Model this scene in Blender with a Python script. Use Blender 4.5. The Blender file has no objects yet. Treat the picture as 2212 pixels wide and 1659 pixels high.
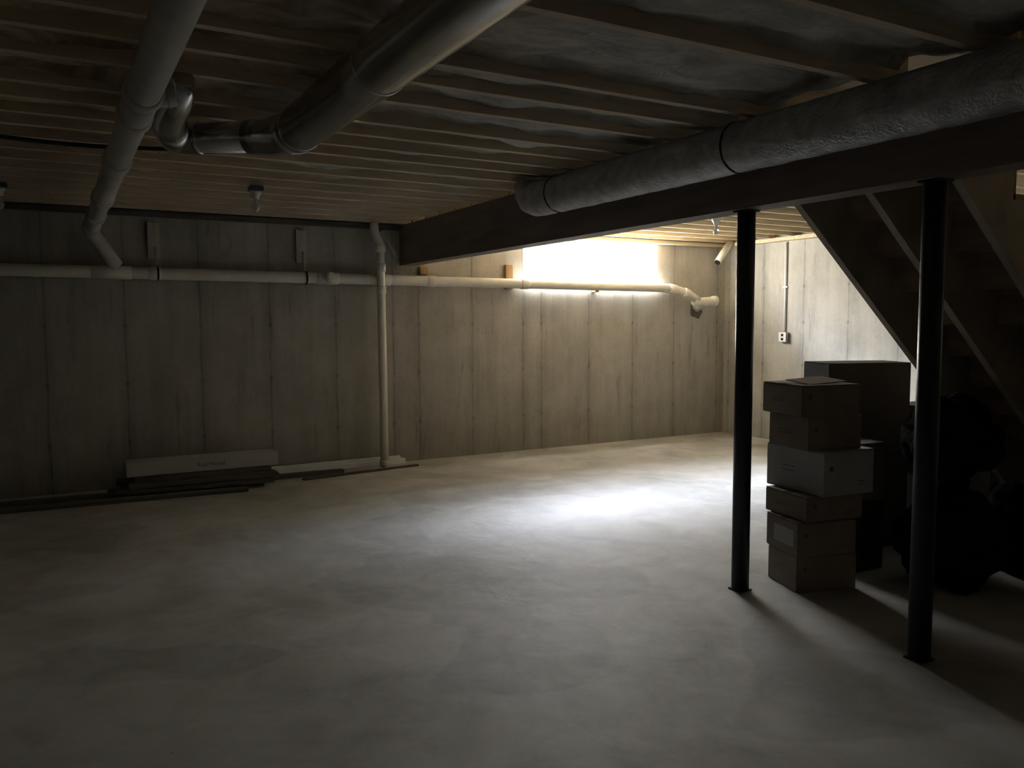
import bpy, bmesh, math, random
from mathutils import Vector, Matrix, noise
random.seed(7)
sc=bpy.context.scene
C=bpy.context.collection
# ---------------------------------------------------------------- materials
def nt(name):
    m=bpy.data.materials.new(name); m.use_nodes=True
    return m,m.node_tree,m.node_tree.nodes['Principled BSDF']
def mat(name,col,rough=.6,metal=0.,var=.15,scale=6.,bump=.0,bscale=40.,stretch=(1,1,1),col2=None,spec=.5,detail=5):
    m,t,b=nt(name); N=t.nodes; L=t.links
    tc=N.new('ShaderNodeTexCoord'); mp=N.new('ShaderNodeMapping'); mp.inputs['Scale'].default_value=stretch
    L.new(tc.outputs['Object'],mp.inputs[0])
    n=N.new('ShaderNodeTexNoise'); n.inputs['Scale'].default_value=scale; n.inputs['Detail'].default_value=detail
    L.new(mp.outputs[0],n.inputs['Vector'])
    r=N.new('ShaderNodeValToRGB'); r.color_ramp.elements[0].position=.3; r.color_ramp.elements[1].position=.7
    c2=col2 or tuple(c*(1-var) for c in col); 
    r.color_ramp.elements[0].color=(*c2,1); r.color_ramp.elements[1].color=(*(min(1,c*(1+var*.6)) for c in col),1)
    L.new(n.outputs['Fac'],r.inputs[0]); L.new(r.outputs[0],b.inputs['Base Color'])
    b.inputs['Roughness'].default_value=rough; b.inputs['Metallic'].default_value=metal
    b.inputs['Specular IOR Level'].default_value=spec
    if bump:
        n2=N.new('ShaderNodeTexNoise'); n2.inputs['Scale'].default_value=bscale; n2.inputs['Detail'].default_value=4
        L.new(mp.outputs[0],n2.inputs['Vector'])
        bp=N.new('ShaderNodeBump'); bp.inputs['Strength'].default_value=bump; bp.inputs['Distance'].default_value=.01
        L.new(n2.outputs['Fac'],bp.inputs['Height']); L.new(bp.outputs[0],b.inputs['Normal'])
    return m
def math_node(t,op,a,b=None,c=None):
    n=t.nodes.new('ShaderNodeMath'); n.operation=op
    for i,v in enumerate((a,b,c)):
        if v is None: continue
        if isinstance(v,(int,float)): n.inputs[i].default_value=v
        else: t.links.new(v,n.inputs[i])
    return n.outputs[0]
def pos_noise(t,g,scale,st=(1,1,1),det=6,rough=.6,dist=0.):
    mp=t.nodes.new('ShaderNodeMapping'); mp.inputs['Scale'].default_value=st; t.links.new(g.outputs['Position'],mp.inputs[0])
    n=t.nodes.new('ShaderNodeTexNoise'); n.inputs['Scale'].default_value=scale; n.inputs['Detail'].default_value=det
    n.inputs['Roughness'].default_value=rough; n.inputs['Distortion'].default_value=dist
    t.links.new(mp.outputs[0],n.inputs['Vector']); return n.outputs['Fac']
def wall_mat(name,axis,lines,col=(.51,.48,.42)):
    m,t,b=nt(name); N=t.nodes; L=t.links
    g=N.new('ShaderNodeNewGeometry'); sp=N.new('ShaderNodeSeparateXYZ'); L.new(g.outputs['Position'],sp.inputs[0])
    a=sp.outputs[axis]; z=sp.outputs[2]
    def noisef(scale,st,det=6,rough=.6): return pos_noise(t,g,scale,st,det,rough)
    wob=math_node(t,'MULTIPLY',math_node(t,'SUBTRACT',noisef(5,(1,1,1)),.5),.03)
    aw=math_node(t,'ADD',a,wob)
    d=None
    for x in lines:
        e=math_node(t,'ABSOLUTE',math_node(t,'SUBTRACT',aw,x)); d=e if d is None else math_node(t,'MINIMUM',d,e)
    def band(v,w0,w1):
        mr=N.new('ShaderNodeMapRange'); mr.inputs[1].default_value=w0; mr.inputs[2].default_value=w1
        mr.inputs[3].default_value=1; mr.inputs[4].default_value=0; L.new(v,mr.inputs[0]); return mr.outputs[0]
    brk=band(noisef(3,(1,1,1.5),5),.38,.62)
    seam=math_node(t,'MULTIPLY',band(d,.001,.015),math_node(t,'ADD',math_node(t,'MULTIPLY',brk,.6),.4)); halo=band(d,.0,.10)
    dz=None
    for zz in (.42,.95,1.47,1.90):
        e=math_node(t,'ABSOLUTE',math_node(t,'SUBTRACT',z,zz)); dz=e if dz is None else math_node(t,'MINIMUM',dz,e)
    dist=math_node(t,'SQRT',math_node(t,'ADD',math_node(t,'POWER',d,2.),math_node(t,'POWER',dz,2.)))
    dot=band(dist,.010,.028)
    big=noisef(1.1,(1,1,1)); streak=noisef(2.4,(3.,3.,.22),7,.65); fine=noisef(30,(1,1,1),8)
    blot=noisef(3.5,(1.,1.,.8),7,.65)
    pit=band(noisef(48,(1,1,1),2),.25,.33)
    v=math_node(t,'ADD',math_node(t,'MULTIPLY',big,.65),math_node(t,'MULTIPLY',streak,.6))
    v=math_node(t,'ADD',v,math_node(t,'MULTIPLY',fine,.2)); v=math_node(t,'ADD',v,math_node(t,'MULTIPLY',blot,.5))
    mr=N.new('ShaderNodeMapRange'); mr.inputs[1].default_value=.72; mr.inputs[2].default_value=1.28
    mr.inputs[3].default_value=.60; mr.inputs[4].default_value=1.08; L.new(v,mr.inputs[0])
    ws=N.new('ShaderNodeMapRange'); ws.inputs[1].default_value=.59; ws.inputs[2].default_value=.76; ws.inputs[3].default_value=1; ws.inputs[4].default_value=.6
    L.new(noisef(4.0,(2.6,2.6,.3),6,.7),ws.inputs[0])
    f=math_node(t,'MULTIPLY',mr.outputs[0],ws.outputs[0])
    f=math_node(t,'MULTIPLY',f,math_node(t,'SUBTRACT',1.,math_node(t,'MULTIPLY',seam,.38)))
    f=math_node(t,'MULTIPLY',f,math_node(t,'SUBTRACT',1.,math_node(t,'MULTIPLY',halo,.12)))
    f=math_node(t,'MULTIPLY',f,math_node(t,'SUBTRACT',1.,math_node(t,'MULTIPLY',dot,.25)))
    f=math_node(t,'MULTIPLY',f,math_node(t,'SUBTRACT',1.,math_node(t,'MULTIPLY',pit,.4)))
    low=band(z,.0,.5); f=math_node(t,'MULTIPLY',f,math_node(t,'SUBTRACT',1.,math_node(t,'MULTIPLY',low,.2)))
    vm=N.new('ShaderNodeVectorMath'); vm.operation='SCALE'; vm.inputs[0].default_value=col; L.new(f,vm.inputs['Scale'])
    L.new(vm.outputs[0],b.inputs['Base Color']); b.inputs['Roughness'].default_value=.85
    b.inputs['Specular IOR Level'].default_value=.25
    h=math_node(t,'SUBTRACT',math_node(t,'MULTIPLY',fine,.3),math_node(t,'ADD',math_node(t,'MULTIPLY',seam,.3),math_node(t,'MULTIPLY',dot,.3)))
    bp=N.new('ShaderNodeBump'); bp.inputs['Strength'].default_value=.3; bp.inputs['Distance'].default_value=.006
    L.new(h,bp.inputs['Height']); L.new(bp.outputs[0],b.inputs['Normal'])
    return m
def floor_mat():
    m,t,b=nt('concrete_floor'); N=t.nodes; L=t.links
    g=N.new('ShaderNodeNewGeometry')
    def noisef(scale,det=6,dist=0.,rough=.55): return pos_noise(t,g,scale,(1,1,1),det,rough,dist)
    v=math_node(t,'ADD',math_node(t,'MULTIPLY',noisef(.9,5,.6),.7),math_node(t,'MULTIPLY',noisef(3.2,6,.8,.6),.42))
    v=math_node(t,'ADD',v,math_node(t,'MULTIPLY',noisef(40,4),.10))
    r=N.new('ShaderNodeValToRGB'); e=r.color_ramp.elements
    e[0].position=.42; e[0].color=(.29,.275,.23,1); e[1].position=.78; e[1].color=(.52,.505,.46,1)
    L.new(v,r.inputs[0])
    c=noisef(.75,3,.4,.4)
    step=N.new('ShaderNodeMapRange'); step.inputs[1].default_value=.535; step.inputs[2].default_value=.55
    step.inputs[3].default_value=1.; step.inputs[4].default_value=.86; L.new(c,step.inputs[0])
    sp=math_node(t,'SUBTRACT',1.,math_node(t,'MULTIPLY',math_node(t,'GREATER_THAN',noisef(22,2,0,.5),.765),.4))
    vm=N.new('ShaderNodeVectorMath'); vm.operation='SCALE'; L.new(r.outputs[0],vm.inputs[0])
    L.new(math_node(t,'MULTIPLY',step.outputs[0],sp),vm.inputs['Scale'])
    L.new(vm.outputs[0],b.inputs['Base Color']); b.inputs['Roughness'].default_value=.66
    b.inputs['Specular IOR Level'].default_value=.3
    bp=N.new('ShaderNodeBump'); bp.inputs['Strength'].default_value=.45; bp.inputs['Distance'].default_value=.035
    L.new(noisef(2.6,4,.3,.5),bp.inputs['Height']); L.new(bp.outputs[0],b.inputs['Normal'])
    return m
def ins_mat():
    m,t,b=nt('insulation_facing'); N=t.nodes; L=t.links
    g=N.new('ShaderNodeNewGeometry'); sp=N.new('ShaderNodeSeparateXYZ'); L.new(g.outputs['Position'],sp.inputs[0])
    k=N.new('ShaderNodeMapRange'); k.inputs[1].default_value=.4; k.inputs[2].default_value=1.8; 
    L.new(math_node(t,'ADD',sp.outputs[0],math_node(t,'MULTIPLY',math_node(t,'SUBTRACT',pos_noise(t,g,1.5,(1,2,1)),.5),1.2)),k.inputs[0])
    n=pos_noise(t,g,3.2,(1,2.2,1),7,.7,.8)
    r1=N.new('ShaderNodeValToRGB'); r1.color_ramp.elements[0].position=.38; r1.color_ramp.elements[1].position=.62
    r1.color_ramp.elements[0].color=(.26,.175,.095,1); r1.color_ramp.elements[1].color=(.64,.51,.35,1); L.new(n,r1.inputs[0])
    r2=N.new('ShaderNodeValToRGB'); r2.color_ramp.elements[0].position=.38; r2.color_ramp.elements[1].position=.62
    r2.color_ramp.elements[0].color=(.36,.34,.305,1); r2.color_ramp.elements[1].color=(.58,.555,.51,1); L.new(n,r2.inputs[0])
    mx=N.new('ShaderNodeMixRGB'); L.new(k.outputs[0],mx.inputs[0]); L.new(r1.outputs[0],mx.inputs[1]); L.new(r2.outputs[0],mx.inputs[2])
    L.new(mx.outputs[0],b.inputs['Base Color']); b.inputs['Roughness'].default_value=.9; b.inputs['Specular IOR Level'].default_value=.2
    bp=N.new('ShaderNodeBump'); bp.inputs['Strength'].default_value=.6; bp.inputs['Distance'].default_value=.025
    L.new(pos_noise(t,g,8,(1,1.5,1),5,.6,1.),bp.inputs['Height']); L.new(bp.outputs[0],b.inputs['Normal'])
    return m
M={}
M['floor']=floor_mat(); M['ins']=ins_mat()
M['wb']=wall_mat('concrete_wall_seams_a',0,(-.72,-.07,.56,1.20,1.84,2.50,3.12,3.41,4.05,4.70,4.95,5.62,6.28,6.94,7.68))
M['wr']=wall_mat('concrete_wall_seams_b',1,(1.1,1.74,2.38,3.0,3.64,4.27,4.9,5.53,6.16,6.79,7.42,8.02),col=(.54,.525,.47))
M['wood']=mat('joist_wood',(.64,.53,.39),.8,var=.22,scale=5,stretch=(.6,6,6),bump=.2)
M['wood_right']=mat('joist_wood_pale',(.64,.53,.36),.75,var=.3,scale=5,stretch=(.4,6,6),bump=.2)
M['deck']=mat('subfloor_board',(.57,.46,.31),.8,var=.3,scale=3,bump=.2)
M['beam']=mat('beam_brown_wood',(.21,.165,.14),.7,var=.3,scale=4,stretch=(6,.5,3),bump=.15)
M['post']=mat('dark_painted_steel',(.02,.024,.03),.45,metal=.3,var=.2,bump=.1)
M['pvc']=mat('white_pvc',(.78,.74,.65),.38,var=.08,scale=8)
M['pvc_grey']=mat('dusty_pvc',(.50,.485,.455),.55,var=.12,scale=8)
M['galv']=mat('galvanized_steel',(.58,.59,.61),.2,metal=1.,var=.12,scale=5)
M['foil']=mat('insulation_wrap_foil',(.46,.46,.47),.48,metal=.4,var=.3,scale=14,bump=1.,bscale=55)
M['band']=mat('dark_tape_band',(.02,.02,.022),.95,spec=.1)
M['rubber']=mat('black_rubber',(.01,.01,.01),.6)
M['dark']=mat('dark_void',(.006,.006,.006),.9)
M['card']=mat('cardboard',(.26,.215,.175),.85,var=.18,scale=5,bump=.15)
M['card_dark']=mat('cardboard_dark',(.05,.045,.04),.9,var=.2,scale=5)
M['card_white']=mat('white_carton',(.42,.42,.42),.75,var=.08,scale=5)
M['carton_pale']=mat('pale_long_carton',(.52,.51,.48),.75,var=.05,scale=5)
M['ink']=mat('printed_ink',(.12,.11,.10),.8)
M['label']=mat('paper_label',(.42,.41,.39),.7,var=.04)
M['lumber']=mat('old_lumber',(.13,.115,.09),.85,var=.4,scale=6,stretch=(.4,5,5),bump=.3)
M['lumber_new']=mat('raw_stud_wood',(.40,.25,.12),.8,var=.25,scale=6,stretch=(4,4,.5))
M['hang']=mat('hanger_wood',(.55,.51,.44),.8,var=.25,scale=6,stretch=(4,4,.5))
M['vinyl']=mat('white_vinyl',(.85,.85,.83),.4,var=.03)
M['bag']=mat('dark_plastic_bag',(.012,.012,.013),.95,var=.3,bump=.4,bscale=9,spec=.06)
M['stair']=mat('stair_board',(.44,.31,.215),.75,var=.3,scale=5,stretch=(2,.6,2),bump=.1)
M['stringer']=mat('stringer_wood',(.44,.38,.30),.75,var=.25,scale=5,stretch=(1,3,1))
M['porcelain']=mat('porcelain',(.75,.74,.7),.25,var=.03)
M['box_blue']=mat('electrical_box',(.06,.065,.075),.5)
M['mortar_dark']=mat('dark_patched_mortar',(.16,.14,.11),.9,var=.5,scale=14)
def glass_bulb():
    m,t,b=nt('bulb_glass'); b.inputs['Base Color'].default_value=(.9,.9,.86,1); b.inputs['Roughness'].default_value=.12
    b.inputs['Transmission Weight'].default_value=.45; return m
M['bulb']=glass_bulb()
def pane_mat(name,col,s):
    m=bpy.data.materials.new(name); m.use_nodes=True; t=m.node_tree; t.nodes.clear()
    o=t.nodes.new('ShaderNodeOutputMaterial'); a=t.nodes.new('ShaderNodeAddShader')
    tr=t.nodes.new('ShaderNodeBsdfTransparent'); e=t.nodes.new('ShaderNodeEmission')
    n=t.nodes.new('ShaderNodeTexNoise'); n.inputs['Scale'].default_value=1.5
    mr=t.nodes.new('ShaderNodeMapRange'); mr.inputs[3].default_value=s*.9; mr.inputs[4].default_value=s*1.1
    t.links.new(n.outputs['Fac'],mr.inputs[0]); t.links.new(mr.outputs[0],e.inputs['Strength'])
    e.inputs['Color'].default_value=(*col,1)
    t.links.new(tr.outputs[0],a.inputs[0]); t.links.new(e.outputs[0],a.inputs[1]); t.links.new(a.outputs[0],o.inputs[0])
    return m
M['pane']=pane_mat('daylit_window_glass',(1,.95,.845),28.)
M['pane2']=pane_mat('daylit_window_glass_dim',(1,.92,.75),1.4)
# ---------------------------------------------------------------- geometry helpers
def add_box(bm,c,s,rz=0.,R=None):
    mtx=Matrix.Translation(c)@(R if R is not None else Matrix.Rotation(rz,4,'Z'))@Matrix.Diagonal((*s,1))
    return bmesh.ops.create_cube(bm,size=1,matrix=mtx)['verts']
def finish(bm,name,m,parent=None,label=None,cat=None,group=None,kind=None,smooth=False,bevel=0.,org=None):
    bmesh.ops.recalc_face_normals(bm,faces=bm.faces)
    if bevel:
        bmesh.ops.bevel(bm,geom=list(bm.edges),offset=bevel,segments=2,affect='EDGES',clamp_overlap=True)
    xs=[v.co for v in bm.verts]
    lo=Vector([min(v[i] for v in xs) for i in range(3)]); hi=Vector([max(v[i] for v in xs) for i in range(3)])
    o=org or Vector(((lo.x+hi.x)/2,(lo.y+hi.y)/2,lo.z)); o=Vector(o)
    bmesh.ops.translate(bm,vec=-o,verts=bm.verts)
    me=bpy.data.meshes.new(name); bm.to_mesh(me); bm.free()
    if smooth:
        for p in me.polygons: p.use_smooth=True
    me.materials.append(M[m] if isinstance(m,str) else m)
    ob=bpy.data.objects.new(name,me); C.objects.link(ob); ob.location=o
    if parent is not None:
        ob.parent=parent; ob.location=o-parent.location
    if label: ob['label']=label
    if cat: ob['category']=cat
    if group: ob['group']=group
    if kind: ob['kind']=kind
    return ob
def thing(name,loc,label,cat,group=None):
    e=bpy.data.objects.new(name,None); e.empty_display_size=.1; e.location=loc; C.objects.link(e)
    e['label']=label; e['category']=cat
    if group: e['group']=group
    return e
def box(name,c,s,m,rz=0.,bevel=0.,**k):
    bm=bmesh.new(); add_box(bm,c,s,rz); return finish(bm,name,m,bevel=bevel,**k)
def tube(bm,pts,rads,seg=24,cap=True,sub=1):
    pts=[Vector(p) for p in pts]; n=len(pts)
    if not hasattr(rads,'__len__'): rads=[rads]*n
    tang=[]
    for i in range(n):
        a=(pts[i]-pts[i-1]).normalized() if i>0 else None; b=(pts[i+1]-pts[i]).normalized() if i<n-1 else None
        t=(a+b).normalized() if a is not None and b is not None and (a+b).length>1e-5 else (a if a is not None else b)
        tang.append(t)
    t0=tang[0]; up=Vector((0,0,1)) if abs(t0.z)<.9 else Vector((1,0,0))
    nrm=(up-t0*up.dot(t0)).normalized(); rings=[]
    for i in range(n):
        t=tang[i]; nrm=(nrm-t*nrm.dot(t)).normalized(); bi=t.cross(nrm)
        rings.append([bm.verts.new(pts[i]+(nrm*math.cos(2*math.pi*j/seg)+bi*math.sin(2*math.pi*j/seg))*rads[i]) for j in range(seg)])
    for i in range(n-1):
        for j in range(seg):
            bm.faces.new((rings[i][j],rings[i][(j+1)%seg],rings[i+1][(j+1)%seg],rings[i+1][j]))
    if cap:
        bm.faces.new(rings[0][::-1]); bm.faces.new(rings[-1])
def bend(a,b,c,r,n=6):
    a,b,c=Vector(a),Vector(b),Vector(c); p=b+(a-b).normalized()*r; q=b+(c-b).normalized()*r
    return [((1-t)**2)*p+2*t*(1-t)*b+t*t*q for t in [i/n for i in range(n+1)]]
def tubeob(name,pts,rads,m,seg=24,**k):
    bm=bmesh.new(); tube(bm,pts,rads,seg); ob=finish(bm,name,m,**k)
    for p in ob.data.polygons: p.use_smooth=len(p.vertices)==4
    return ob
YW,XR,XL,YB=8.11,7.81,-3.0,-3.0
# ---------------------------------------------------------------- structure
box('floor',((XL+XR)/2,(YB+YW)/2,-.1),(XR-XL+.5,YW-YB+.5,.2),'floor',kind='structure')
wx0,wx1,wz0,wz1=4.71,6.66,1.93,2.46
bm=bmesh.new(); yc=YW+.125
def wb(x0,x1,z0,z1): add_box(bm,((x0+x1)/2,yc,(z0+z1)/2),(x1-x0,.25,z1-z0))
wb(XL-.25,wx0,0,2.8); wb(wx1,XR+.25,0,2.8); wb(wx0,wx1,0,wz0); wb(wx0,wx1,wz1,2.8)
finish(bm,'wall_back','wb',kind='structure')
bm=bmesh.new()
def wr(y0,y1,z0,z1): add_box(bm,(XR+.125,(y0+y1)/2,(z0+z1)/2),(.25,y1-y0,z1-z0))
ry0,ry1=2.1,3.5
wr(YB-.0,ry0,0,2.8); wr(ry1,YW,0,2.8); wr(ry0,ry1,0,wz0); wr(ry0,ry1,wz1,2.8)
finish(bm,'wall_right','wr',kind='structure')
box('wall_left',(XL-.125,(YB+YW)/2,1.4),(.25,YW-YB,2.8),'wr',kind='structure')
box('wall_front',((XL+XR)/2,YB-.125,1.4),(XR-XL+.5,.25,2.8),'wb',kind='structure')
box('ceiling',((XL+XR)/2,(YB+YW)/2,2.83),(XR-XL+.5,YW-YB+.5,.1),'deck',kind='structure')
# windows
def window(name,a0,a1,axis,m):
    e=bpy.data.objects.new(name,None); C.objects.link(e); e['kind']='structure'
    mid=(a0+a1)/2
    def P(a,d,z): return (a,YW+d,z) if axis==0 else (XR+d,a,z)
    def S(a,d,z): return (a,d,z) if axis==0 else (d,a,z)
    e.location=P(mid,.12,wz0)
    t=.02; bm=bmesh.new()
    for z in (wz0+t/2,wz1-t/2): add_box(bm,P(mid,.12,z),S(a1-a0,.07,t))
    for a in (a0+t/2,a1-t/2): add_box(bm,P(a,.12,(wz0+wz1)/2),S(t,.068,wz1-wz0-2*t))
    finish(bm,'window_frame','vinyl',parent=e)
    bm=bmesh.new(); add_box(bm,P(mid,.09,(wz0+wz1)/2),S(a1-a0-2*t,.006,wz1-wz0-2*t))
    finish(bm,'glass_pane',m,parent=e)
window('window_1',wx0,wx1,0,'pane'); window('window_2',ry0,ry1,1,'pane2')
# sill plates on top of walls, and a dark band for the rim gap
box('trim_1',((3.36+XR)/2,YW-.05,2.475),(XR-3.36,.10,.045),'wood_right',kind='structure')
box('rim_gap_band',((XL+3.2)/2,YW-.04,2.475),(3.2-XL,.08,.045),'lumber',kind='structure')  # dark strip left of the beam, stands in for the shaded rim gap
box('trim_2',(XR-.05,(3.1+YW)/2-.05,2.475),(.10,YW-3.1-.1,.045),'wood_right',kind='structure')
# ---------------------------------------------------------------- joists and insulation
ys=[-2.7,-2.3,-1.9,-1.5,-1.1,-.7,-.3,.1,.5,.95,1.4,1.87,2.33,3.0,3.27,3.6,4.02,4.3,4.6,4.88]
y=5.2
while y<8.05: ys.append(y); y+=.345
def joist(x0,x1,y,m,g,lab):
    bm=bmesh.new(); add_box(bm,((x0+x1)/2,y,2.64),(x1-x0,.042,.275)); 
    return finish(bm,'ceiling_joist',m,label=lab,cat='joist',group=g)
for y in ys: joist(XL+.02,3.27,y,'wood','ceiling joists over the open room','dusty wooden ceiling joist with insulation beside it')
for y in [v for v in ys if v<1.95 or v>3.1]:
    joist(3.29,XR-.02,y,'wood_right','ceiling joists beyond the beam','bare pale wooden ceiling joist beyond the beam')
edges=[YB+.02]+ys+[YW-.12]
for i in range(len(edges)-1):
    y0,y1=edges[i]+.022,edges[i+1]-.022
    if y1-y0<.08: continue
    nx,ny=190,10; bm=bmesh.new(); V=[]; sd=i*7.3
    for a in range(nx+1):
        row=[]
        for b in range(ny+1):
            x=XL+.05+(3.2-XL-.05)*a/nx; s=b/ny; yy=y0+(y1-y0)*s
            h=noise.noise(Vector((x*1.4,yy*2.5,sd)))*.045+noise.noise(Vector((x*5,yy*7,sd)))*.022+abs(noise.noise(Vector((x*3.1,yy*4,sd+9))))*-.03
            z=2.585-.018*math.sin(math.pi*s)+h
            if b in (0,ny): z=2.555+.03*noise.noise(Vector((x*2.2,sd,b*3.)))+.012*noise.noise(Vector((x*8,sd,b*3.)))
            z=min(max(z,2.515),2.66)
            row.append(bm.verts.new((x,yy,z)))
        V.append(row)
    for a in range(nx):
        for b in range(ny):
            bm.faces.new((V[a][b],V[a+1][b],V[a+1][b+1],V[a][b+1]))
    top=[bm.verts.new((V[a][b].co.x,V[a][b].co.y,2.74)) for a,b in ((0,0),(nx,0),(nx,ny),(0,ny))]
    bm.faces.new(top)
    finish(bm,'insulation_batt','ins',label='faced insulation batt sagging between ceiling joists',cat='insulation',group='insulation batts between joists',smooth=True)
# ---------------------------------------------------------------- beam and posts
box('support_beam',(3.28,(YB+YW)/2+.0,2.293),(.16,YW-YB-.02,.41),'beam',label='heavy dark brown wooden beam running under the ceiling joists',cat='beam')
def post(y,lab):
    e=thing('support_post',(3.28,y,0),lab,'post','steel posts under the beam')
    bm=bmesh.new(); tube(bm,[(3.28,y,.008),(3.28,y,2.078)],.048,32); o=finish(bm,'column_shaft','post',parent=e)
    for p in o.data.polygons: p.use_smooth=len(p.vertices)==4
    box('base_plate',(3.28,y,.004),(.09,.09,.008),'post',parent=e)
    box('top_plate',(3.28,y,2.083),(.10,.10,.009),'post',parent=e)
post(3.25,'dark round steel post standing beside stacked cartons'); post(2.17,'dark round steel post standing beside the staircase')
# ---------------------------------------------------------------- staircase
st=thing('staircase',(4.9,2.62,0),'closed-riser brown wooden staircase seen from its underside','staircase')
X0,run,rise,zt,ns=3.375,.226,.19,2.42,13
def stringer(y):
    prof=[(X0,2.135),(X0+2.135/.84,0),(X0+run*ns,0)]
    for k in range(ns-1,-1,-1):
        prof.append((X0+run*(k+1),zt-rise*k)); prof.append((X0+run*k,zt-rise*k))
    pr=[]
    for p in prof:
        if not pr or (Vector(p)-Vector(pr[-1])).length>1e-4: pr.append(p)
    bm=bmesh.new(); f=[bm.verts.new((p[0],y-.02,p[1])) for p in pr]; b=[bm.verts.new((p[0],y+.02,p[1])) for p in pr]
    bm.faces.new(f); bm.faces.new(b[::-1])
    for i in range(len(pr)):
        j=(i+1)%len(pr); bm.faces.new((f[i],b[i],b[j],f[j]))
    bmesh.ops.triangulate(bm,faces=[q for q in bm.faces if len(q.verts)>4])
    finish(bm,'stringer','stringer',parent=st)
for y in (3.03,2.60,2.17): stringer(y)
for k in range(ns):
    box('tread',(X0+run*(k+.5)+.01,2.60,zt-rise*k+.014),(run+.03,.90,.028),'stair',parent=st)
    if k<ns-1: box('riser',(X0+run*(k+1)+.006,2.60,zt-rise*k-.094),(.018,.90,.190),'stair',parent=st)
# ---------------------------------------------------------------- big duct with branch
d=thing('metal_duct',(1.0,1.0,2.28),'large round galvanized duct hanging below the joists','duct')
DX,DZ,DR=1.025,2.388,.102
tubeob('duct_pipe',[(DX,YB+.05,DZ),(DX,1.0,DZ),(DX,2.6,DZ),(DX,3.86,DZ)],DR,'galv',48,parent=d)
def ring(par,pts,r,seg=32,m='galv',name='joint_ring'):
    a,b=Vector(pts[0]),Vector(pts[1]); bm=bmesh.new(); tube(bm,[a,(a+b)/2,b],[r+.001,r+.004,r+.001],seg); finish(bm,name,m,parent=par,smooth=True)
for y in (-.6,1.0,2.75,3.8): ring(d,((DX,y-.010,DZ),(DX,y+.010,DZ)),DR)
P=[(DX,3.86,2.388),(1.022,3.93,2.388),(1.0,3.99,2.390),(.965,4.045,2.392),(.92,4.095,2.395),(.86,4.145,2.398)]
tubeob('reducing_elbow',P,[DR,DR,.100,.096,.088,.08],'galv',28,parent=d)
P=[(.87,4.137,2.398),(.66,4.32,2.402)]+bend((.66,4.32,2.402),(.56,4.40,2.405),(.50,4.12,2.41),.09,4)+[(.505,4.10,2.41)]
tubeob('branch_pipe',P,.076,'galv',28,parent=d)
P=[(.513,4.15,2.41),(.485,4.0,2.412),(.478,3.86,2.412),(.478,3.74,2.415),(.482,3.66,2.425),(.486,3.60,2.445),(.488,3.56,2.478)]
tubeob('branch_elbow',P,[.077,.077,.075,.070,.066,.06,.05],'galv',28,parent=d)
ring(d,((.88,4.13,2.398),(.86,4.147,2.398)),.077,28); ring(d,((.68,4.303,2.402),(.66,4.32,2.402)),.076,28); ring(d,((.516,4.16,2.41),(.511,4.14,2.41)),.077,28)
# ---------------------------------------------------------------- insulated duct beside beam
d=thing('insulated_duct',(3.05,1.0,2.24),'round duct wrapped in grey insulation beside the beam','duct')
bm=bmesh.new(); pts=[];n=140
for i in range(n+1): pts.append((3.045,YB+.05+(4.95-YB-.05)*i/n,2.366))
rr=[.125 for i in range(n+1)]
pts+= [(3.045,5.04,2.37),(3.045,5.10,2.385),(3.04,5.13,2.42),(3.04,5.14,2.488)]; rr+=[.124,.12,.115,.11]
tube(bm,pts,rr,40)
for v in bm.verts:
    if v.co.y<4.9 and v.co.z<2.46:
        a=math.atan2(v.co.z-2.366,v.co.x-3.045); w=.004*noise.noise(Vector((v.co.y*9,a*3,0)))+.003*noise.noise(Vector((v.co.y*25,a*2,4)))
        v.co+=Vector((math.cos(a),0,math.sin(a)))*w
    v.co.z=min(v.co.z,2.4985)
finish(bm,'duct_wrap','foil',parent=d,smooth=True)
for y in (3.08,4.75,1.5):
    bm=bmesh.new(); tube(bm,[(3.045,y-.012,2.366),(3.045,y-.004,2.366),(3.045,y+.004,2.366),(3.045,y+.012,2.366)],[.122,.1285,.1285,.122],36,cap=False)
    finish(bm,'tape_band','band',parent=d,smooth=True)
# ---------------------------------------------------------------- PVC pipes: one joined drain system
p=thing('drain_piping',(2.0,7.9,0),'joined white plastic drain pipes under joists and along wall','pipe')
def coupling(a,b,r,ex=.008,m='pvc'):
    a,b=Vector(a),Vector(b); t=(b-a).normalized()*.006
    bm=bmesh.new(); tube(bm,[a,a+t,b-t,b],[r+.002,r+ex,r+ex,r+.002],28); finish(bm,'pipe_coupling',m,parent=p,smooth=True)
A=Vector((.355,YB+.05,2.435)); B=Vector((.30,7.86,2.28))
def on(y): return A+(B-A)*((y-A.y)/(B.y-A.y))
Pp=[A,on(2),on(4),on(6)]+bend(on(7),B,(.50,7.97,2.02),.12,5)+[(.50,7.97,2.0)]
tubeob('ceiling_pipe',Pp,.060,'pvc_grey',28,parent=p,label='dusty off-white pipe slung under the joists')
for y0,y1 in ((3.30,3.38),(3.66,3.74),(4.6,4.75),(5.85,6.05),(6.75,6.95),(7.45,7.6),(1.2,1.35)): coupling(on(y0),on(y1),.060,.010,'pvc_grey')
bm=bmesh.new(); tube(bm,[on(3.38),on(3.66)],.0635,28); finish(bm,'tee_fitting','pvc_grey',parent=p,smooth=True)
bm=bmesh.new(); q0=on(3.42)
tube(bm,[q0,q0+Vector((.085,-.03,.02)),q0+Vector((.086,-.03,.02)),q0+Vector((.115,-.04,.03)),q0+Vector((.116,-.04,.03))],[.046,.046,.053,.053,.03],24); finish(bm,'tee_side_hub','pvc_grey',parent=p)
def mz(x): return 1.945-(x+.37)*.0055
Pm=[(XL+.01,7.99,mz(XL)),(0,7.99,mz(0)),(3,7.99,mz(3)),(6.6,7.99,mz(6.6))]
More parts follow.
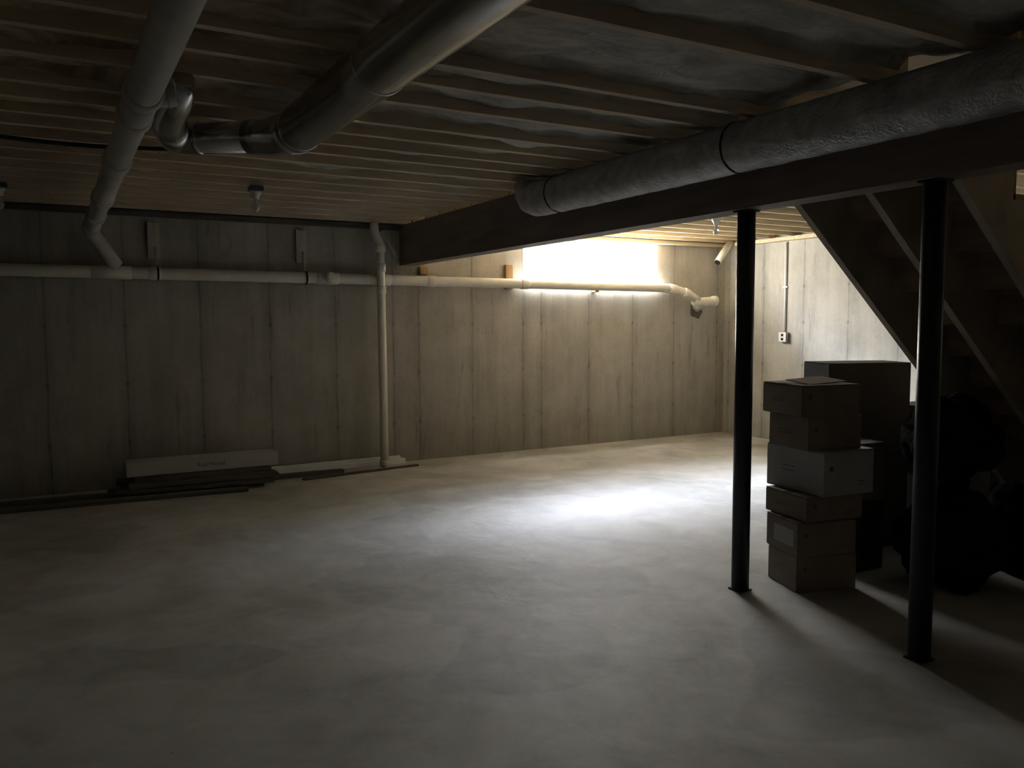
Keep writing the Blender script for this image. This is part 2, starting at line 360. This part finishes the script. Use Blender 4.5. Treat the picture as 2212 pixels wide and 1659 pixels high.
Pm+=[(6.74,7.985,1.90),(6.88,7.975,1.88),(7.0,7.96,1.845),(7.10,7.95,1.80),(7.19,7.945,1.755)]
tubeob('wall_pipe',Pm,.054,'pvc',28,parent=p)
for x0,x1 in ((.30,.62),(.76,.86),(2.28,2.50),(2.82,3.05),(3.46,3.56),(4.6,4.7)): coupling((x0,7.99,mz(x0)),(x1,7.99,mz(x1)),.054,.006)
coupling((6.74,7.984,1.899),(6.86,7.977,1.883),.054); coupling((6.97,7.963,1.855),(7.05,7.955,1.825),.054)
bm=bmesh.new(); tube(bm,[(2.40,7.96,mz(2.4)),(2.40,7.90,mz(2.4)+.01),(2.40,7.899,mz(2.4)+.01),(2.40,7.885,mz(2.4)+.012)],[.05,.05,.034,.034],24)
finish(bm,'cleanout_plug','pvc',parent=p)
bm=bmesh.new(); tube(bm,[(7.13,7.95,1.735),(7.28,7.94,1.735),(7.42,7.93,1.745),(7.43,7.93,1.746),(7.48,7.925,1.75),(7.49,7.925,1.75)],[.056,.057,.057,.066,.066,.052],28)
finish(bm,'wye_fitting','pvc',parent=p,smooth=True)
bm=bmesh.new(); tube(bm,[(7.26,7.94,1.73),(7.30,8.10,1.66)],.058,28); finish(bm,'wall_inlet','pvc',parent=p,smooth=True)
tubeob('stack_pipe',[(2.93,7.92,.004),(2.925,7.92,1.2),(2.92,7.92,2.26),(2.915,7.92,2.30),(2.88,7.925,2.37),(2.865,7.93,2.42),(2.86,7.93,2.495)],.043,'pvc',24,parent=p)
coupling((2.93,7.92,.02),(2.93,7.92,.07),.043); coupling((2.923,7.92,1.78),(2.923,7.92,1.86),.043); coupling((2.922,7.92,2.0),(2.922,7.92,2.09),.043); coupling((2.92,7.92,2.2),(2.92,7.92,2.28),.043,.010)
bm=bmesh.new(); bmesh.ops.create_circle(bm,cap_ends=True,segments=28,radius=.10,matrix=Matrix.Translation((7.31,YW-.0005,1.62))@Matrix.Rotation(math.pi/2,4,'X'))
for v in bm.verts: v.co+= Vector((noise.noise(v.co*9)*.05,0,noise.noise(v.co*7)*.06))
r=bmesh.ops.extrude_face_region(bm,geom=list(bm.faces)); bmesh.ops.translate(bm,vec=(0,-.006,0),verts=[g for g in r['geom'] if isinstance(g,bmesh.types.BMVert)])
finish(bm,'mortar_patch','mortar_dark',parent=p,label='dark mortar around the pipe')  # dark irregular patch on the wall around the inlet
q=thing('vent_pipe',(7.55,7.9,2.22),'short open white plastic pipe angled down from the ceiling','pipe')
tubeob('pipe_run',[(7.44,7.86,2.24),(7.68,7.9,2.49)],.045,'pvc',24,parent=q)
tubeob('open_end',[(7.433,7.859,2.233),(7.44,7.86,2.24)],[.038,.038],'dark',24,parent=q)
# hangers
for x,z1 in ((.82,2.40),(2.16,2.40)):
    bm=bmesh.new(); add_box(bm,(x,YW-.019,(2.08+z1)/2),(.10,.036,z1-2.08)); finish(bm,'hanger_board','hang',parent=p,label='raw wooden hanger board')
    box('hanger_strap',(x+.02,YW-.05,2.09),(.018,.02,.18),'hang',parent=p)
    bm=bmesh.new(); tube(bm,[(x+.005,7.99,mz(x)),(x+.022,7.99,mz(x))],.0622,24,cap=False); finish(bm,'pipe_strap','band',parent=p)
for x,z0,z1,y in ((4.50,1.86,2.13,YW-.025),(3.46,2.0,2.08,YW-.025)):
    box('wood_block',(x,y,(z0+z1)/2),(.09,.05,z1-z0),'lumber_new',bevel=.003,parent=p,label='short raw wood block')
box('pipe_bracket',(5.68,YW-.045,1.853),(.06,.085,.025),'lumber_new',bevel=.003,parent=p)
# knee brace by beam end
bm=bmesh.new(); R=Matrix.Rotation(math.radians(-32),4,'Y'); add_box(bm,(3.08,8.09,2.30),(.035,.035,.32),R=R)
finish(bm,'diagonal_brace','hang',label='small diagonal wood brace beside the beam end',cat='brace')
# ---------------------------------------------------------------- bulbs
def bulb(x,y,boxm,lab):
    z=2.5; e=thing('ceiling_bulb_fixture',(x,y,z-.20),lab,'light fixture','bare bulb fixtures')
    box('junction_box',(x,y,z-.018),(.10,.10,.036),boxm,bevel=.006,parent=e)
    k=.88
    tubeob('lamp_socket',[(x,y,z-.036),(x,y,z-.05),(x,y,z-.075),(x,y,z-.095)],[.045,.043,.026,.022],'porcelain',24,parent=e)
    zs=[(-.105,.013),(-.12,.014),(-.135,.02),(-.155,.029),(-.175,.033),(-.195,.029),(-.21,.018),(-.216,.004)]
    tubeob('light_bulb',[(x,y,z+a*k) for a,b in zs],[b*k for a,b in zs],'bulb',20,parent=e)
bulb(1.34,6.235,'box_blue','bare bulb in a dark box on the insulated ceiling')
bulb(5.55,5.89,'porcelain','bare bulb in a white socket on bare joists')
bulb(-.30,6.925,'box_blue','bare bulb in a dark box on the insulated ceiling')
# cable
pts=[(-2.9,5.3,2.485)]
for i in range(24):
    t=i/23; pts.append((-2.4+3.2*t,5.28-.25*t+.03*math.sin(t*9),2.478+.010*math.sin(t*14)))
tubeob('electrical_cable',pts,.012,'rubber',10,label='black cable draped across the ceiling joists',cat='cable')
# ---------------------------------------------------------------- outlet
e=thing('wall_outlet',(XR-.03,7.06,1.2),'metal outlet box with conduit up the concrete wall','outlet')
box('outlet_box',(XR-.025,7.06,1.29),(.05,.12,.12),'galv',bevel=.006,parent=e)
box('outlet_cover',(XR-.053,7.06,1.29),(.006,.115,.115),'vinyl',bevel=.002,parent=e)
for z in (1.265,1.315): box('receptacle',(XR-.057,7.06,z),(.004,.034,.03),'band',bevel=.0015,parent=e)
tubeob('conduit',[(XR-.016,7.06,1.35),(XR-.016,7.06,2.44)],.013,'vinyl',16,parent=e)
box('conduit_clip',(XR-.012,7.06,1.9),(.024,.06,.02),'vinyl',parent=e)
# ---------------------------------------------------------------- cartons
def carton(cx,cy,z0,sx,sy,h,rz,m,lab,flap=False,label_paper=None,mark=True,group='stacked cartons by the post'):
    e=thing('cardboard_box',(cx,cy,z0),lab,'box',group); R=Matrix.Rotation(math.radians(rz),4,'Z'); T=Matrix.Translation((cx,cy,z0))@R
    def put(bm): bmesh.ops.transform(bm,matrix=T,verts=bm.verts)
    bm=bmesh.new(); add_box(bm,(0,0,h/2-.002),(sx,sy,h-.006))
    bmesh.ops.bevel(bm,geom=list(bm.edges),offset=.004,segments=2,affect='EDGES'); put(bm); finish(bm,'carton_body',m,parent=e,org=(cx,cy,z0))
    for s in (-1,1):
        bm=bmesh.new(); add_box(bm,(0,s*(sy/4+.001),h-.003),(sx-.004,sy/2-.006,.004)); put(bm); finish(bm,'top_flap',m,parent=e,org=(cx,cy,z0))
    bm=bmesh.new(); add_box(bm,(0,0,h-.0005),(sx+.001,.05,.001)); put(bm); finish(bm,'packing_tape','card_dark' if m!='card_dark' else 'card',parent=e,org=(cx,cy,z0))
    if mark:
        for (u,v,w,hh) in ((-.36,.62,.025,.025),(.25,.3,.06,.004),(.25,.22,.045,.004)):
            bm=bmesh.new(); add_box(bm,(u*sx,-sy/2-.0006,v*h),(w,.001,hh)); put(bm); finish(bm,'printed_mark','ink',parent=e,org=(cx,cy,z0))
        if not label_paper:
            for (u,v,w,hh) in ((.1,.55,.09,.004),(.1,.45,.11,.004)):
                bm=bmesh.new(); add_box(bm,(-sx/2-.0006,u*sy,v*h),(.001,w,hh)); put(bm); finish(bm,'printed_mark','ink',parent=e,org=(cx,cy,z0))
    if label_paper:
        bm=bmesh.new(); add_box(bm,(-sx/2-.0012,-.02,h*.5),(.001,sy*.62,h*.5)); put(bm); finish(bm,'paper_label','label',parent=e,org=(cx,cy,z0))
    if flap:
        bm=bmesh.new(); add_box(bm,(.0,0,0),(sx*.8,sy*.48,.004))
        bmesh.ops.transform(bm,matrix=Matrix.Translation((.02,-.02,h+.012))@Matrix.Rotation(math.radians(6),4,'X')@Matrix.Rotation(math.radians(14),4,'Z'),verts=bm.verts)
        put(bm); finish(bm,'loose_flap',m,parent=e,org=(cx,cy,z0))
    return e
carton(3.721,3.139,0,.37,.30,.20,-17,'card','brown cardboard box at the bottom of the stack',label_paper=False)
carton(3.715,3.145,.20,.37,.31,.19,-15,'card','brown cardboard box with pale paper label on its side',label_paper=True)
carton(3.76,3.17,.39,.38,.36,.14,-10,'card','shallow brown cardboard box under the grey-white carton')
carton(3.824,3.188,.53,.37,.45,.25,-5,'card_white','large grey-white carton in the middle of the stack')
carton(3.77,3.18,.78,.37,.33,.19,-8,'card','brown cardboard box on top of the grey-white carton')
carton(3.74,3.19,.97,.38,.36,.175,-12,'card','brown cardboard box with loose flap on the stack top',flap=True)
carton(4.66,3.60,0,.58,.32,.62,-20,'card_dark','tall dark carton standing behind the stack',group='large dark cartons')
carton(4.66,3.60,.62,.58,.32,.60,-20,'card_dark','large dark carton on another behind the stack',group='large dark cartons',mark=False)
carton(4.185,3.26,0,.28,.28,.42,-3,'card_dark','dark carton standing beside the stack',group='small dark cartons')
carton(4.185,3.26,.42,.28,.27,.35,-5,'card','brown carton on a dark carton beside the stack',group='small dark cartons')
carton(5.32,3.42,0,.52,.40,.50,-4,'card_dark','dark carton added to hide bright floor beside the stairs',group='large dark cartons',mark=False)  # from here on, a carton row added to block the bright far floor
carton(5.30,3.42,.50,.50,.40,.42,3,'card_dark','dark carton added on another to hide bright floor',group='large dark cartons',mark=False)
carton(5.89,3.42,0,.54,.42,.46,5,'card_dark','dark carton added to hide bright floor beside the stairs',group='large dark cartons',mark=False)
carton(5.89,3.42,.46,.50,.40,.34,-3,'card_dark','dark carton added on another to hide bright floor',group='large dark cartons',mark=False)
carton(6.47,3.42,0,.50,.42,.60,0,'card_dark','dark carton added to hide bright floor beside the stairs',group='large dark cartons',mark=False)
def bag(cx,cy,z0,rx,ry,h,seed,lab):
    e=thing('garbage_bag',(cx,cy,z0),lab,'bag','bags under the stairs')
    bm=bmesh.new(); bmesh.ops.create_icosphere(bm,subdivisions=5,radius=1)
    for v in bm.verts:
        c=v.co.copy(); k=1+.34*noise.noise(c*1.5+Vector((seed,0,0)))+.10*noise.turbulence(c*4+Vector((0,seed,0)),3,False)
        c*=k*.86; z=(max(c.z,-.8)+.8)/1.75*h
        f=1.0 if c.z<.3 else 1-.2*(c.z-.3)
        v.co=Vector((cx+c.x*rx*f,cy+c.y*ry*f,z0+z))
    lo=min(v.co.z for v in bm.verts)
    for v in bm.verts: v.co.z+=z0-lo
    hi=max(v.co.z for v in bm.verts)
    finish(bm,'bag_body','bag',parent=e,smooth=True)
    bm=bmesh.new(); tube(bm,[(cx,cy,hi-.07),(cx+.03,cy,hi-.04),(cx+.06,cy+.01,hi-.03),(cx+.10,cy+.02,hi-.035)],[.05,.025,.028,.035],14)
    finish(bm,'bag_neck','bag',parent=e,smooth=True)
bag(4.40,2.72,0,.33,.29,.58,1.,'full dark plastic bag on the floor under the stairs')
bag(4.38,2.76,.62,.31,.27,.48,5.,'dark plastic bag resting on another bag')
bag(4.98,2.66,0,.26,.28,.55,9.,'full dark plastic bag on the floor under the stairs')
# ---------------------------------------------------------------- material on the floor by the wall
def plank(x0,y0,x1,y1,z,w,t,m,name,lab,cat,grp,bv=.003):
    L=math.hypot(x1-x0,y1-y0); a=math.atan2(y1-y0,x1-x0)
    bm=bmesh.new(); add_box(bm,((x0+x1)/2,(y0+y1)/2,z+t/2),(L,w,t),rz=a)
    return finish(bm,name,m,bevel=bv,label=lab,cat=cat,group=grp)
g='old boards by the wall'; lb='dark weathered board lying on the concrete floor'
plank(-.9,7.55,1.45,7.42,0,.12,.03,'lumber','wood_board',lb,'board',g)
plank(-.6,7.75,1.62,7.60,0,.12,.04,'lumber','wood_board',lb,'board',g)
plank(.4,7.60,1.70,7.53,.041,.12,.035,'lumber','wood_board',lb,'board',g)
plank(.35,7.88,2.45,7.80,0,.09,.04,'lumber','wood_board',lb,'board',g)
plank(.45,7.80,1.8,7.76,.041,.14,.04,'lumber','wood_board',lb,'board',g)
plank(.5,7.62,1.74,7.58,.082,.16,.045,'lumber','wood_board',lb,'board',g)
plank(.42,7.84,1.70,7.80,.082,.16,.045,'lumber','wood_board',lb,'board',g)
plank(.55,7.72,1.70,7.70,.128,.26,.045,'lumber','wood_board',lb,'board',g)
e=thing('long_carton',(1.13,7.73,.175),'long narrow white carton lying on old boards','box')
bm=bmesh.new(); add_box(bm,(1.13,7.73,.236),(1.28,.25,.118),rz=-.01); finish(bm,'carton_body','carton_pale',parent=e,bevel=.003)
cu=bpy.data.curves.new('t','FONT'); cu.body='FastWood'; cu.size=.055; cu.extrude=.0006; cu.align_x='CENTER'; cu.align_y='CENTER'
to=bpy.data.objects.new('t',cu); C.objects.link(to)
dg=bpy.context.evaluated_depsgraph_get(); dg.update(); me=bpy.data.meshes.new_from_object(to.evaluated_get(dg))
me.transform(Matrix.Rotation(-.01,4,'Z')@Matrix.Rotation(math.pi/2,4,'X'))
bpy.data.objects.remove(to); me.materials.clear(); me.materials.append(M['ink'])
lo=bpy.data.objects.new('printed_lettering',me); C.objects.link(lo); lo.parent=e; lo.location=Vector((1.18,7.6035,.236))-e.location
plank(1.5,8.035,3.2,8.045,0.0,.06,.05,'vinyl','trim_strip','white plastic trim strip lying beside the wall','trim strip','white trim strips by the wall')
plank(1.45,8.045,3.15,8.05,.051,.05,.03,'vinyl','trim_strip','white plastic trim strip lying beside the wall','trim strip','white trim strips by the wall')
plank(2.0,7.62,3.25,7.80,0,.05,.02,'lumber','wood_board',lb,'board',g)
# ---------------------------------------------------------------- lights
def area(name,loc,target,sx,sy,E,col,spread=180):
    l=bpy.data.lights.new(name,'AREA'); l.shape='RECTANGLE'; l.size=sx; l.size_y=sy; l.energy=E; l.color=col; l.spread=math.radians(spread)
    o=bpy.data.objects.new(name,l); C.objects.link(o); o.location=loc
    o.rotation_euler=(Vector(target)-Vector(loc)).to_track_quat('-Z','Y').to_euler(); return o
area('high_sky_daylight',(5.9,9.7,3.44),(5.0,5.4,.0),2.5,.40,1080,(.70,.80,1.0),130)
area('low_sky_daylight',(5.2,9.7,3.0),(4.4,4.0,.0),3.2,.5,400,(.74,.83,1.0),150)
w=bpy.data.worlds.new('world'); sc.world=w; w.use_nodes=True; w.node_tree.nodes['Background'].inputs[0].default_value=(.6,.7,.9,1); w.node_tree.nodes['Background'].inputs[1].default_value=1.0
# ---------------------------------------------------------------- camera
th,p_,r_,f=0.5117,0.0773,0.0043,1756.4
F=Vector((math.sin(th)*math.cos(p_),math.cos(th)*math.cos(p_),-math.sin(p_)))
R0=Vector((math.cos(th),-math.sin(th),0)); U0=R0.cross(F)
Rc=R0*math.cos(r_)-U0*math.sin(r_); Uc=R0*math.sin(r_)+U0*math.cos(r_)
cd=bpy.data.cameras.new('camera'); cam=bpy.data.objects.new('camera',cd); C.objects.link(cam)
m=Matrix((Rc,Uc,-F)).transposed().to_4x4(); m.translation=(0,0,1.5); cam.matrix_world=m
cd.sensor_width=36; cd.lens=36*f/2212; cd.clip_start=.05
sc.camera=cam
sc.view_settings.view_transform='Standard'; sc.view_settings.exposure=-.1
